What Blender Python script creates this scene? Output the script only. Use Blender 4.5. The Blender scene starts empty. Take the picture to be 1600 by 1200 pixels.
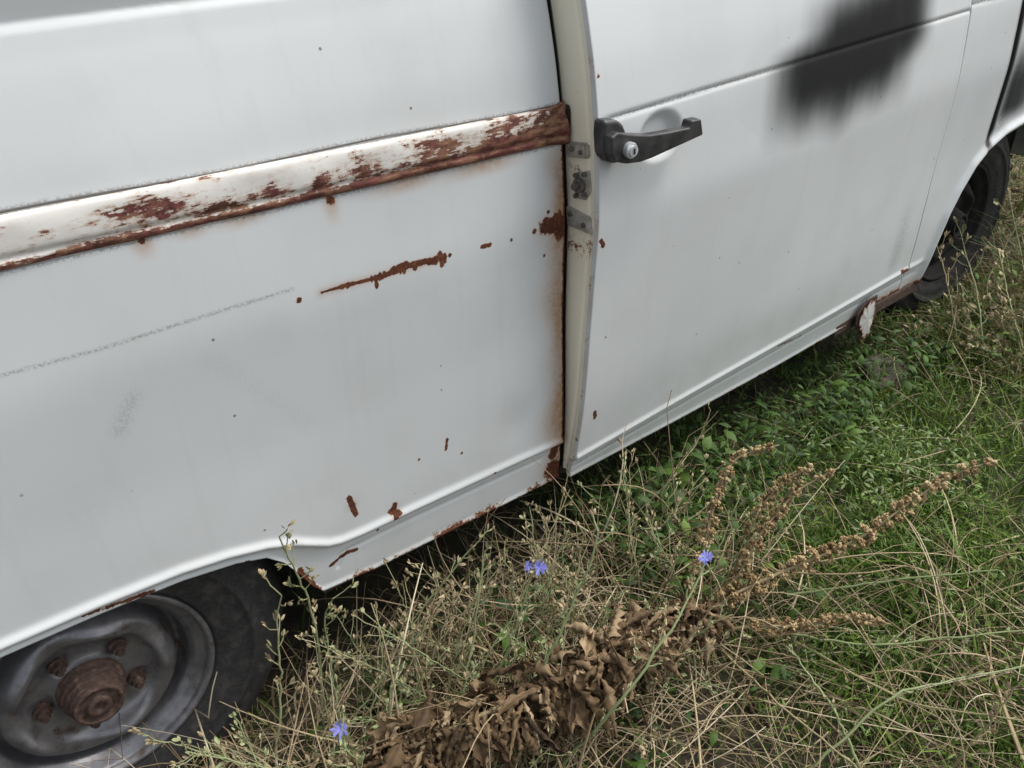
import bpy, bmesh, math, random
import numpy as np
from mathutils import Matrix, Vector
random.seed(7); rng=np.random.default_rng(7)
sc=bpy.context.scene
# ---------------------------------------------------------------- camera
CAM=np.array([-0.881,-1.0,1.37])
R_=np.array([0.783,-0.6205,-0.034]); U_=np.array([0.359,0.4072,0.840]); F_=np.array([0.507,0.6699,-0.542])
def ray(u,v): return (u-800)/1280*R_+(600-v)/1280*U_+F_
# survey helpers: measured positions on the van side (y), on a level (z), on a cross plane (x)
def side(u,v,y=0.0):
    d=ray(u,v); p=CAM+(y-CAM[1])/d[1]*d; return (p[0],p[2])
def lev(u,v,z):
    d=ray(u,v); p=CAM+(z-CAM[2])/d[2]*d; return tuple(p)
def crs(u,v,x):
    d=ray(u,v); p=CAM+(x-CAM[0])/d[0]*d; return (p[1],p[2])
cd=bpy.data.cameras.new("camera"); cam=bpy.data.objects.new("camera",cd); sc.collection.objects.link(cam)
cd.lens=28.8; cd.sensor_width=36; cd.clip_start=0.02; cd.clip_end=500
cam.matrix_world=Matrix(((R_[0],U_[0],-F_[0],CAM[0]),(R_[1],U_[1],-F_[1],CAM[1]),(R_[2],U_[2],-F_[2],CAM[2]),(0,0,0,1)))
sc.camera=cam
# ---------------------------------------------------------------- light
w=bpy.data.worlds.new("World"); sc.world=w; w.use_nodes=True
nt=w.node_tree; bg=nt.nodes["Background"]
sky=nt.nodes.new("ShaderNodeTexSky"); sky.sky_type='NISHITA'; sky.sun_disc=False
EL=math.radians(58); AZ=math.radians(110)
sky.sun_elevation=EL; sky.sun_rotation=AZ; sky.air_density=1.0; sky.dust_density=4.0; sky.ozone_density=1.0
hs=nt.nodes.new("ShaderNodeHueSaturation"); hs.inputs['Saturation'].default_value=0.42
nt.links.new(sky.outputs[0],hs.inputs['Color']); nt.links.new(hs.outputs[0],bg.inputs[0]); bg.inputs[1].default_value=0.23
sd=bpy.data.lights.new("sun",'SUN'); sd.energy=2.4; sd.angle=math.radians(28); sd.color=(1,0.98,0.94)
so=bpy.data.objects.new("sun",sd); sc.collection.objects.link(so)
sv=Vector((math.sin(AZ)*math.cos(EL),math.cos(AZ)*math.cos(EL),math.sin(EL)))
so.rotation_euler=(-sv).to_track_quat('-Z','Y').to_euler(); so.location=(0,-3,6)
sc.view_settings.view_transform='Standard'; sc.view_settings.look='None'; sc.view_settings.exposure=0
# ---------------------------------------------------------------- node helpers
class NT:
    def __init__(s,name):
        s.m=bpy.data.materials.new(name); s.m.use_nodes=True; s.t=s.m.node_tree
        s.b=s.t.nodes["Principled BSDF"]; s.out=s.t.nodes["Material Output"]
    def n(s,typ,ins={},**pr):
        x=s.t.nodes.new("ShaderNode"+typ)
        for k,v in pr.items(): setattr(x,k,v)
        for k,v in ins.items(): s.set(x,k,v)
        return x
    def set(s,x,k,v):
        if isinstance(v,bpy.types.NodeSocket): s.t.links.new(v,x.inputs[k])
        else: x.inputs[k].default_value=v
    def ma(s,op,a,b=0.0,c=None,clamp=False):
        x=s.n("Math",{0:a,1:b},operation=op,use_clamp=clamp)
        if c is not None: s.set(x,2,c)
        return x.outputs[0]
    def mr(s,v,a,b,c=0.0,d=1.0): return s.n("MapRange",{0:v,1:a,2:b,3:c,4:d}).outputs[0]
    def mix(s,f,a,b,bt='MIX'):
        x=s.n("MixRGB",{0:f},blend_type=bt)
        for k,v in ((1,a),(2,b)):
            s.set(x,k,(v[0],v[1],v[2],1) if isinstance(v,tuple) and len(v)==3 else v)
        return x.outputs[0]
    def noise(s,sc_,det=4,vec=None,rough=0.55):
        i={'Scale':sc_,'Detail':det,'Roughness':rough}
        if vec is not None: i['Vector']=vec
        return s.n("TexNoise",i).outputs[0]
    def coord(s,scale=None):
        o=s.n("TexCoord").outputs['Object']
        if scale: o=s.n("Mapping",{'Vector':o,'Scale':scale}).outputs[0]
        return o
    def att(s,n): return s.n("Attribute",attribute_name=n).outputs['Fac']
    def ramp(s,v,pts):
        r=s.n("ValToRGB",{0:v}); e=r.color_ramp.elements
        while len(e)<len(pts): e.new(0.5)
        for i,(p,c) in enumerate(pts): e[i].position=p; e[i].color=(c[0],c[1],c[2],1)
        return r.outputs[0]
    def bump(s,h,st=0.3,d=0.01):
        o=s.n("Bump",{'Height':h,'Strength':st,'Distance':d}).outputs[0]
        s.set(s.b,'Normal',o); return o
    def fin(s,col=None,rough=None,metal=None,spec=None):
        if col is not None: s.set(s.b,'Base Color',(col+(1,)) if isinstance(col,tuple) else col)
        if rough is not None: s.set(s.b,'Roughness',rough)
        if metal is not None: s.set(s.b,'Metallic',metal)
        if spec is not None: s.set(s.b,'Specular IOR Level',spec)
        return s.m
RUST=[(0.28,(0.028,0.012,0.010)),(0.5,(0.100,0.037,0.022)),(0.75,(0.25,0.108,0.05))]
def paint(name,base,fields=True,rough=0.42,dirt=1.0):
    k=NT(name); c=k.coord()
    big=k.noise(2.2,2,c); mid=k.noise(9,4,c); fine=k.noise(95,5,c,0.68); ff=k.noise(260,2,c)
    b2=tuple(x*0.91 for x in base)
    col=k.mix(k.mr(big,0.35,0.7),base,b2)
    col=k.mix(k.ma('MULTIPLY',k.mr(mid,0.5,0.8),0.20*dirt),col,(0.47,0.48,0.43))
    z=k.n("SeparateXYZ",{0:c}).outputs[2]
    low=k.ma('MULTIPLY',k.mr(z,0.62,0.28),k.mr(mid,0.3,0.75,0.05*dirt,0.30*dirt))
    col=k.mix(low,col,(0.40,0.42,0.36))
    st=k.noise(1.0,3,k.coord((38,38,2.2)))
    col=k.mix(k.mr(st,0.55,0.85,0,0.16*dirt),col,(0.43,0.43,0.40))
    vo=k.n("TexVoronoi",{'Scale':26.0,'Vector':c}); sp=k.ma('MULTIPLY',k.mr(vo.outputs['Distance'],0.07,0.04),k.mr(k.n("SeparateColor",{0:vo.outputs['Color']}).outputs[0],0.80,0.82))
    col=k.mix(k.ma('MULTIPLY',sp,0.8),col,(0.10,0.07,0.055))
    rg=rough; spc=0.42
    if fields:
        stn=k.att("stain"); rs=k.att("rust"); dk=k.att("dark"); bl=k.att("black")
        s2=k.ma('MULTIPLY',stn,k.mr(fine,0.3,0.65,0.6,1.0),clamp=True)
        col=k.mix(s2,col,(0.36,0.19,0.08))
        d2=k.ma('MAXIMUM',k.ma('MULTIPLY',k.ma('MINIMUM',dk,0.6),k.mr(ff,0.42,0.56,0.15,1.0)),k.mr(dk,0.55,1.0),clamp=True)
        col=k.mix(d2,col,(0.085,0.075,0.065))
        stk=k.noise(1.0,2,k.coord((40,40,8))); cl=k.noise(8,2,c)
        nz=k.ma('ADD',k.ma('MULTIPLY',k.ma('SUBTRACT',stk,0.5),0.16),k.ma('MULTIPLY',k.ma('SUBTRACT',cl,0.5),0.22))
        b0=k.mr(k.ma('ADD',bl,k.ma('MULTIPLY',nz,k.mr(bl,0.0,0.5,0.0,1.0))),0.02,1.0)
        # sprayed coats build up exponentially, so the fringe stays feathered
        b3=k.ma('SUBTRACT',1.0,k.ma('POWER',k.ma('SUBTRACT',1.0,b0,clamp=True),2.1),clamp=True)
        col=k.mix(k.ma('MULTIPLY',b3,0.985,clamp=True),col,(0.010,0.010,0.011))
        v=k.ma('ADD',rs,k.ma('ADD',k.ma('MULTIPLY',k.ma('SUBTRACT',fine,0.5),1.0),k.ma('MULTIPLY',k.ma('SUBTRACT',ff,0.5),0.45)))
        rc=k.ramp(k.ma('ADD',k.ma('MULTIPLY',k.noise(190,4,c,0.75),.65),k.ma('MULTIPLY',k.noise(45,3,c),.35)),RUST)
        col=k.mix(k.mr(v,0.36,0.5,0,0.65),col,(0.38,0.20,0.095))
        rm=k.mr(v,0.475,0.535)
        col=k.mix(rm,col,rc)
        rg=k.mr(k.ma('MAXIMUM',rm,k.ma('MULTIPLY',b3,0.9)),0,1,rough,0.85)
        spc=k.mr(k.ma('MAXIMUM',rm,b3),0,1,0.42,0.10)
        h=k.ma('ADD',k.ma('MULTIPLY',big,0.6),k.ma('ADD',k.ma('MULTIPLY',rm,k.ma('MULTIPLY',fine,0.5)),k.ma('MULTIPLY',ff,0.006)))
    else:
        h=k.ma('MULTIPLY',big,0.6)
    k.bump(h,0.35,0.006)
    return k.fin(col,rg,0.0,spc)
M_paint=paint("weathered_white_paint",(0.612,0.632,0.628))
M_cream=paint("cream_paint",(0.97,0.91,0.73),rough=0.5,dirt=.10)
def simple(name,c1,c2,sc_=40,rough=0.6,metal=0.0,b=0.3,bd=0.003,c3=None,thr=(0.5,0.6),scale=None,s3=.35):
    k=NT(name); c=k.coord(scale); n=k.noise(sc_,5,c,0.62)
    col=k.mix(k.mr(n,0.35,0.65),c1,c2)
    if c3: col=k.mix(k.mr(k.noise(sc_*s3,5,c,0.65),thr[0],thr[1]),col,c3)
    k.bump(n,b,bd); return k.fin(col,rough,metal)
M_black=simple("dark_underbody",(0.012,0.011,0.010),(0.03,0.026,0.022),rough=0.9)
M_plastic=simple("worn_black_plastic",(0.020,0.020,0.022),(0.050,0.048,0.046),60,0.42,0,0.2,0.0006)
M_chrome=simple("dull_chrome",(0.78,0.80,0.82),(0.55,0.56,0.57),90,0.30,0.55,0.1,0.0004)
M_rusty=simple("rusted_iron",(0.036,0.021,0.016),(0.095,0.055,0.038),140,0.8,0.15,0.3,0.0006,(0.15,0.105,0.08),(0.56,0.68))
M_steel=simple("dusty_wheel_steel",(0.145,0.144,0.148),(0.235,0.232,0.235),34,0.36,0.6,0.12,0.0004,(0.105,0.075,0.060),(0.56,0.68),s3=.8)
M_steel2=simple("shaded_wheel_steel",(0.010,0.009,0.008),(0.020,0.017,0.014),26,0.95,0.0,0.25,0.001)  # darker copy of the wheel steel, wheel arch shade put into its colour
M_tyre=simple("old_rubber",(0.013,0.013,0.014),(0.032,0.031,0.03),120,0.75,0,0.25,0.0006,(0.065,0.06,0.052),(0.52,0.75))
M_latch=simple("greasy_zinc",(0.50,0.475,0.42),(0.30,0.28,0.235),60,0.45,0.35,0.2,0.0004,(0.15,0.10,0.07),(0.60,0.66))
M_bolt=simple("dark_greasy_bolts",(0.10,0.09,0.08),(0.20,0.18,0.155),120,0.5,0.5,0.3,0.0004)
M_glass=simple("dark_glass",(0.02,0.025,0.025),(0.03,0.035,0.035),5,0.08,0,0.0)
M_stone=simple("field_stone",(0.05,0.042,0.032),(0.11,0.093,0.07),18,0.9,0,0.8,0.01)
M_ground=simple("soil_and_litter",(0.022,0.018,0.012),(0.062,0.048,0.030),14,0.95,0,0.9,0.02,(0.030,0.040,0.016),(0.5,0.62))
def plant(name,pts,trans=0.25,rough=0.6,gain=1.0):
    k=NT(name); t=k.att("tint"); n=k.noise(90,2,k.coord())
    v=k.ma('ADD',t,k.ma('MULTIPLY',k.ma('SUBTRACT',n,0.5),0.25),clamp=True)
    col=k.ramp(v,[(p,tuple(min(x*gain,.75) for x in c)) for p,c in pts]); k.fin(col,rough,0,0.3)
    if trans>0:
        tr=k.n("BsdfTranslucent",{'Color':col}); mx=k.n("MixShader",{0:trans,1:k.b.outputs[0],2:tr.outputs[0]})
        k.t.links.new(mx.outputs[0],k.out.inputs[0])
    return k.m
P_grass=plant("grass_blades",[(0,(0.020,0.043,0.010)),(0.3,(0.066,0.125,0.016)),(0.5,(0.150,0.240,0.032)),(0.66,(0.22,0.22,0.07)),(0.8,(0.27,0.205,0.105)),(1,(0.46,0.375,0.22))],gain=1.15)
P_leaf=plant("green_leaves",[(0,(0.020,0.044,0.012)),(0.4,(0.055,0.108,0.018)),(0.75,(0.145,0.235,0.036)),(1,(0.20,0.24,0.15))],gain=1.1)
P_straw=plant("dry_straw",[(0,(0.12,0.082,0.046)),(0.4,(0.29,0.215,0.125)),(0.7,(0.47,0.38,0.235)),(1,(0.64,0.56,0.40))],0.0)
P_stem=plant("weed_stems",[(0,(0.23,0.285,0.125)),(0.35,(0.29,0.32,0.165)),(0.6,(0.34,0.275,0.155)),(1,(0.42,0.33,0.20))],0.0)
P_seed=plant("dock_seeds",[(0,(0.15,0.092,0.038)),(0.45,(0.36,0.250,0.120)),(0.8,(0.50,0.375,0.195)),(1,(0.62,0.49,0.28))],0.12)
P_dead=plant("dead_leaves",[(0,(0.040,0.025,0.014)),(0.45,(0.125,0.080,0.040)),(0.8,(0.245,0.168,0.092)),(1,(0.38,0.285,0.175))],0.12,0.8)
P_blue=plant("blue_petals",[(0,(0.16,0.17,0.55)),(0.5,(0.25,0.26,0.70)),(1,(0.38,0.39,0.80))],0.35)
# ---------------------------------------------------------------- mesh helpers
def link(o,parent=None):
    sc.collection.objects.link(o)
    if parent is not None:
        o.parent=parent
        o.matrix_parent_inverse=Matrix.Translation(-Vector(parent["wpos"])) if "wpos" in parent else Matrix()
    return o
def empty(name,loc,parent=None):
    o=bpy.data.objects.new(name,None); o.empty_display_size=0.1; o["wpos"]=list(loc)
    sc.collection.objects.link(o)
    if parent is not None:
        o.parent=parent; o.location=Vector(loc)-Vector(parent["wpos"])
    else: o.location=loc
    return o
def make(name,V,Fs,mat,attrs=None,smooth=True,parent=None):
    V=np.asarray(V,dtype=np.float32).reshape(-1,3)
    me=bpy.data.meshes.new(name); me.vertices.add(len(V)); me.vertices.foreach_set('co',V.ravel())
    Fs=[np.asarray(f,dtype=np.int32) for f in Fs if len(f)]
    li=np.concatenate([f.ravel() for f in Fs]); st=[];o=0
    for f in Fs:
        st.append(o+np.arange(len(f))*f.shape[1]); o+=f.size
    st=np.concatenate(st).astype(np.int32)
    me.loops.add(len(li)); me.loops.foreach_set('vertex_index',li)
    me.polygons.add(len(st)); me.polygons.foreach_set('loop_start',st)
    me.polygons.foreach_set('use_smooth',np.full(len(st),smooth))
    me.update(calc_edges=True); me.validate()
    for k,a in (attrs or {}).items():
        at=me.attributes.new(k,'FLOAT','POINT'); at.data.foreach_set('value',np.asarray(a,dtype=np.float32).ravel())
    me.materials.append(mat); ob=bpy.data.objects.new(name,me); return link(ob,parent)
def gridfaces(r,c,off=0):
    i=np.arange(r-1)[:,None]*c+np.arange(c-1)[None,:]; i=i.ravel()+off
    return np.stack([i,i+1,i+c+1,i+c],1)
def frombm(name,bm,mat,parent=None,smooth=False):
    me=bpy.data.meshes.new(name); bm.normal_update(); bm.to_mesh(me); bm.free()
    if smooth:
        for p in me.polygons: p.use_smooth=True
    me.materials.append(mat); return link(bpy.data.objects.new(name,me),parent)
def bbox(bm,a,b,bev=0.0):
    r=bmesh.ops.create_cube(bm,size=1.0); vs=r['verts']
    for v in vs:
        v.co=Vector([(a[i]+b[i])/2+v.co[i]*(b[i]-a[i]) for i in range(3)])
    if bev>0:
        es={e for v in vs for e in v.link_edges}
        bmesh.ops.bevel(bm,geom=list(es),offset=bev,segments=2,affect='EDGES',profile=0.5)
def cyl(bm,c,r,h,axis='Y',seg=24,r2=None):
    rot={'Y':Matrix.Rotation(math.pi/2,4,'X'),'X':Matrix.Rotation(math.pi/2,4,'Y'),'Z':Matrix()}[axis]
    bmesh.ops.create_cone(bm,cap_ends=True,segments=seg,radius1=r,radius2=r if r2 is None else r2,depth=h,matrix=Matrix.Translation(c)@rot)
def extr(bm,pts,y0,y1,bev=0.002,seg=3):
    v0=[bm.verts.new((p[0],y0,p[1])) for p in pts]
    v1=[bm.verts.new((p[0],y1 if len(p)<3 else p[2],p[1])) for p in pts]
    n=len(pts); fs=[bm.faces.new(v0),bm.faces.new(v1[::-1])]
    for i in range(n): fs.append(bm.faces.new((v0[i],v1[i],v1[(i+1)%n],v0[(i+1)%n])))
    es={e for f in fs for e in f.edges}
    bmesh.ops.recalc_face_normals(bm,faces=fs)
    if bev: bmesh.ops.bevel(bm,geom=list(es),offset=bev,segments=seg,affect='EDGES',profile=0.5)
def lathe(name,prof,mat,parent,seg=96,mod=None):
    th=np.linspace(0,2*np.pi,seg,endpoint=False); r=np.array([p[0] for p in prof]); y=np.array([p[1] for p in prof])
    T,Rr=np.meshgrid(th,r); Y=np.repeat(y[:,None],seg,1)
    if mod is not None: Y=Y+mod(T,Rr)
    V=np.stack([Rr*np.cos(T),Y,Rr*np.sin(T)],-1); m=len(prof)
    i=np.arange(m-1)[:,None]*seg; j=np.arange(seg)[None,:]; k=(j+1)%seg
    F=np.stack([i+j,i+k,i+seg+k,i+seg+j],-1).reshape(-1,4)
    return make(name,V,[F],mat,parent=parent)
def ss(x,a,b):
    t=np.clip((x-a)/(b-a),0,1); return t*t*(3-2*t)
def dist(X,Z,pts):
    d=np.full(X.shape,9.0)
    if len(pts)==1: return np.hypot(X-pts[0][0],Z-pts[0][1])
    for (ax,az),(bx,bz) in zip(pts[:-1],pts[1:]):
        dx,dz=bx-ax,bz-az; L=dx*dx+dz*dz+1e-12
        t=np.clip(((X-ax)*dx+(Z-az)*dz)/L,0,1)
        d=np.minimum(d,np.hypot(X-ax-t*dx,Z-az-t*dz))
    return d
def stroke(Fd,X,Z,pix,wd,amp=1.0,y=0.0):
    pts=[side(u,v,y) for u,v in pix]; d=dist(X,Z,pts)
    return np.maximum(Fd,amp*np.clip(1.05-d/(2*wd),0,1))
# ---------------------------------------------------------------- van
van=empty("van",(0.3,0.8,0.04))
van["label"]="weathered white van with rusty trim and door ajar, parked in weeds"; van["category"]="van"
PZ=[0.2,.25,.33,.45,.65,.85,1.0,1.1,1.18,1.232,1.24,1.35]
PY=[.016,.012,.004,.0,.0,-.006,.004,.018,.036,.050,.057,.040]
zz_=np.linspace(.2,1.35,231); py_=np.interp(zz_,PZ,PY); ker=np.hanning(23); ker/=ker.sum()
pys=np.convolve(np.pad(py_,11,mode='edge'),ker,'valid'); mix_=ss(zz_,1.20,1.222); pys=pys*(1-mix_)+py_*mix_
prof=lambda Z:np.interp(Z,zz_,pys)
aj_=np.interp(zz_,[.2,.27,.33,.5,.65,.85,1.0,1.18,1.4],[.014,.018,.027,.048,.060,.070,.074,.073,.073]); aj_=np.convolve(np.pad(aj_,11,mode='edge'),ker,'valid')
AJ=lambda Z:np.interp(Z,zz_,aj_)
def panel(name,xs,bot,top,rows,yf,mat,fieldf,parent,inner=0.03):
    s=np.linspace(0,1,rows); b=bot(xs); X=np.repeat(xs[None,:],rows,0); Z=b[None,:]+(top-b[None,:])*s[:,None]
    Y=yf(X,Z); f=fieldf(X,Z,b)
    pd=lambda A:np.pad(A,1,mode='edge')
    X,Z,Y=pd(X),pd(Z),pd(Y); f={k:pd(v) for k,v in f.items()}
    e=np.zeros_like(Y); e[0,:]=inner; e[:,0]=inner; e[:,-1]=inner; e[-1,:]=inner; Y=Y+e
    r,c=X.shape
    return make(name,np.stack([X,Y,Z],-1),[gridfaces(r,c)],mat,f,parent=parent)
# rear side panel
BX=[-1.95,-1.42,-1.385,-1.36,-1.30,-1.22,-1.10,-.993,-.864,-.75,-.672,-.625,-.600,-.580,-.562,-.545,-.445,-.25,-.053,0.0]
BZ=[.31,.31,.33,.39,.445,.472,.49,.498,.491,.480,.464,.446,.418,.378,.335,.310,.296,.284,.273,.270]
botR=lambda x:np.interp(x,BX,BZ)
ridR=[(0.0,.374),(-.25,.388),(-.46,.401),(-.50,.406),(-.525,.415),(-.55,.432),(-.58,.452),(-.62,.471),(-.68,.489),(-.75,.502),(-.864,.512),(-.993,.519),(-1.10,.511),(-1.22,.493),(-1.31,.463),(-1.40,.40),(-1.45,.38),(-1.95,.38)]
def yR(X,Z):
    d=dist(X,Z,ridR); rz=np.interp(X,[p[0] for p in ridR][::-1],[p[1] for p in ridR][::-1])
    Y=prof(Z)-0.0065*np.exp(-(d/.0075)**2)
    below=ss(rz-Z,0.004,0.016); Y+=0.006*below
    ins=[(-.51,.345),(-.50,.372),(-.40,.368),(-.05,.346)]
    Y+=0.0025*np.exp(-(dist(X,Z,ins)/.004)**2)
    b=botR(X); Y+=-0.004*np.exp(-((Z-b)/.006)**2)
    Y+=0.0012*np.sin(X*9+1.0)*np.sin(Z*11)
    Y+=0.004*np.exp(-((X+.12)/.05)**2-((Z-.47)/.05)**2)
    return Y
def fR(X,Z,b):
    r=np.zeros_like(X)
    for px,wd,a in [([(500,455),(530,446)],.0018,1),([(530,446),(585,432)],.0026,1),([(585,432),(600,428),(640,412)],.0034,1),([(640,412),(690,400)],.0044,1),([(612,420),(632,412)],.0052,1),([(584,430),(586,446)],.0026,1),([(684,394),(688,412)],.0038,1),([(700,397)],.003,1),
        ([(465,467)],.0042,1),([(750,384),(762,381)],.0034,1),([(796,373)],.0028,1),([(832,360)],.0042,1),([(850,352),(885,345)],.013,1),([(868,340),(872,362)],.012,1),([(848,398)],.0028,1),([(854,330)],.003,1),
        ([(699,687),(697,702)],.0028,1),([(722,708)],.0026,1),([(655,718)],.0024,1),([(545,778),(556,803)],.0048,1),([(617,788),(618,812)],.0042,1),([(612,799),(622,801)],.0058,1),([(772,738)],.0028,1),([(594,832)],.0024,1),
        ([(520,888),(545,868),(562,862)],.0030,1),([(870,735),(882,742)],.020,1.0),([(868,715),(872,700)],.010,1),([(500,925),(470,895)],.006,.85),
        ([(130,965),(240,925)],.003,.75),([(320,900),(390,878)],.003,.75),([(518,312)],.006,1),([(223,378)],.004,.9),([(300,354)],.003,.9)]:
        r=stroke(r,X,Z,px,wd,a)
    for i in range(24):
        f=rng.random()**.7; u=525+168*f; v0=448-49*f; h=rng.uniform(2,4+5*f)
        r=stroke(r,X,Z,[(u,v0-h*.5),(u+rng.uniform(-2,2),v0+h)],rng.uniform(.0016,.0026),1)
    edge=np.clip(1-(Z-b[None,:])/.030,0,1)*ss(X,-.56,-.45)*(0.58+.16*np.sin(X*23+1)+.10*np.sin(X*61))
    r=np.maximum(r,np.clip(edge,0,1)*.95)
    ve=np.clip(1.0+X/.0085,0,1)*ss(Z,.3,.36)*(1-ss(Z,.96,1.0))*.85
    r=np.maximum(r,ve)
    wv=.034+.006*np.sin(Z*19)+.004*np.sin(Z*47)
    s=1.15*np.exp(-((X+.002)/wv)**2)*(1-ss(Z,.94,.99))*(.85+.15*np.sin(Z*31))
    for (u,v),wx,ln in [((518,315),.010,.03),((300,356),.02,.01),((223,378),.012,.02),((380,340),.03,.008),((640,285),.05,.01),((760,258),.06,.012)]:
        x0,z0=side(u,v); s=np.maximum(s,.7*np.exp(-((X-x0)/wx)**2)*ss(Z,z0-ln-.01,z0)*(1-ss(Z,z0+.03,z0+.04)))
    for px,wd in [([(855,350),(872,350)],.026),([(868,345),(878,480)],.007),([(500,455),(690,400)],.007),([(870,735)],.035),([(617,800)],.012),([(550,790)],.010)]:
        s=np.maximum(s,.5*np.exp(-(dist(X,Z,[side(*p) for p in px])/wd)**2))
    dk=.55*np.exp(-(dist(X,Z,[side(0,585),side(150,545),side(300,497),side(455,450)])/.0022)**2)
    dk=np.maximum(dk,.22*np.exp(-(dist(X,Z,[side(205,620),side(185,670)])/.012)**2))
    dk=np.maximum(dk,.07*np.exp(-(dist(X,Z,[side(330,560),side(480,660)])/.016)**2))
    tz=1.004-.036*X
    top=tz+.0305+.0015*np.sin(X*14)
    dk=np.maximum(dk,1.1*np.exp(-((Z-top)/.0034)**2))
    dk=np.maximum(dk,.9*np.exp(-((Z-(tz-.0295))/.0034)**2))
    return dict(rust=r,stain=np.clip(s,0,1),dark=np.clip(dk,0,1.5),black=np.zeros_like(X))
xsR=np.concatenate([np.arange(-1.95,-1.08,.012),np.arange(-1.08,0.0005,.0026)]); xsR[-1]=0
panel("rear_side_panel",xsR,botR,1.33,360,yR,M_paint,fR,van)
# belt trim
nx=400; xs=np.linspace(-1.93,.012,nx)
tt=np.linspace(0,1,32); K_=32; hz_=.029
zz=hz_*np.cos(tt*np.pi); zz=np.sign(zz)*hz_*(np.abs(zz)/hz_)**.85; yy=-.0130*np.sin(tt*np.pi)**.30
X=np.repeat(xs[:,None],K_,1); Zc=1.004-.036*X; Zt=Zc+zz[None,:]; Yt=prof(Zc)+.004+yy[None,:]
Yt+=.0038*np.exp(-((tt-.66)/.045)**2)[None,:]; Yt+=.0007*np.sin(X*40)*np.sin(tt*9)[None,:]
crumple=ss(X,-.03,.012); Yt+=crumple*.008*np.sin(tt*7)[None,:]; Zt+=crumple*.006*(1-2*tt)[None,:]
Yt[-1,:]=prof(1.0)+.02
v=np.repeat(tt[None,:],nx,0)
rt=.20+.46*ss(v,.62,.80)+.30*ss(v,.40,.58)*ss(X,-.62,-.15)+.12*ss(X,-.55,-.1)+.07*np.sin(X*17+2)*np.sin(v*5)+.30*ss(X,-.045,-.012)+.12*ss(X,-.25,-.05)
for c0,w0,v0,vw,a in [(-.66,.055,.45,.16,.34),(-.58,.05,.62,.14,.32),(-.43,.02,.6,.2,.36),(-.70,.02,.75,.15,.26),(-.35,.05,.55,.2,.24),(-.25,.05,.40,.18,.34),(-.15,.08,.60,.2,.36),(-.09,.08,.36,.14,.28),(-.50,.03,.55,.12,.28),(-.30,.10,.68,.12,.3)]:
    rt=np.maximum(rt,.26+a*1.0*np.exp(-((X-c0)/w0)**2-((v-v0)/vw)**2))
k=NT("peeling_trim_paint"); c2=k.coord()
n1=k.noise(1.0,7,k.coord((18,60,50)),0.74); n2=k.noise(75,5,c2,.7); n3=k.noise(1.0,3,k.coord((45,320,320)),.6); r=k.att("rust")
vv=k.ma('ADD',r,k.ma('ADD',k.ma('MULTIPLY',k.ma('SUBTRACT',n1,.5),1.15),k.ma('ADD',k.ma('MULTIPLY',k.ma('SUBTRACT',n2,.5),.6),k.ma('MULTIPLY',k.ma('SUBTRACT',n3,.5),.5))))
pc=k.mix(k.mr(k.noise(28,6,c2,.7),.48,.66,0,.35),(0.71,0.69,0.64),(0.52,0.42,0.31))
mar=k.mix(k.mr(k.noise(12,3,c2),.42,.55),(0.14,.058,.036),(.21,.060,.058))
rc=k.mix(k.mr(k.noise(130,5,c2,.7),.35,.65),(.060,.026,.018),mar)
rc=k.mix(k.mr(k.noise(1.0,5,k.coord((30,90,90)),.7),.46,.64,0,.9),rc,(.32,.17,.10))
col=k.mix(k.mr(vv,.32,.46,0,.6),pc,(.40,.23,.13)); mk=k.mr(vv,.45,.49); col=k.mix(mk,col,rc)
k.bump(k.ma('ADD',k.ma('MULTIPLY',mk,-.5),k.ma('MULTIPLY',n2,.5)),.5,.0012); M_trim=k.fin(col,k.mr(mk,0,1,.5,.8),0,.3)
make("belt_trim",np.stack([X,Yt,Zt],-1),[gridfaces(nx,K_)],M_trim,dict(rust=rt),parent=van)
bm=bmesh.new(); bm.faces.new([bm.verts.new((.0125,prof(1.0)+.004+yy[i],1.004+zz[i])) for i in range(K_)])
frombm("trim_end_cap",bm,M_rusty,van)
# door
botD=lambda x:np.interp(x,[0,.35,.73,1.06,1.35],[.276,.258,.246,.244,.247])
def yD0(X,Z): return prof(Z)-AJ(Z)*np.clip(1-X/1.3,0,1)
def common(X,Z,Y,bot):
    rz=.335+0*X; d=np.abs(Z-rz)
    Y=Y-.0055*np.exp(-(d/.007)**2)+.006*ss(rz-Z,.004,.014)
    Y=Y+.003*np.exp(-((Z-.302)/.004)**2)
    Y=Y-.004*np.exp(-((Z-bot)/.006)**2)
    return Y
hx,hz0=side(1032,212,-.062)
def yD(X,Z):
    Y=common(X,Z,yD0(X,Z),botD(X))
    Y=Y+.0035*np.exp(-((Z-1.018)/.0035)**2)*ss(X,.01,.05)
    q=np.sqrt(((X-hx)/.062)**2+((Z-hz0)/.045)**2); Y=Y+.014*(1-ss(q,.5,1.0))
    Y+=.001*np.sin(X*7+2)*np.sin(Z*9+1)
    return Y
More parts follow.
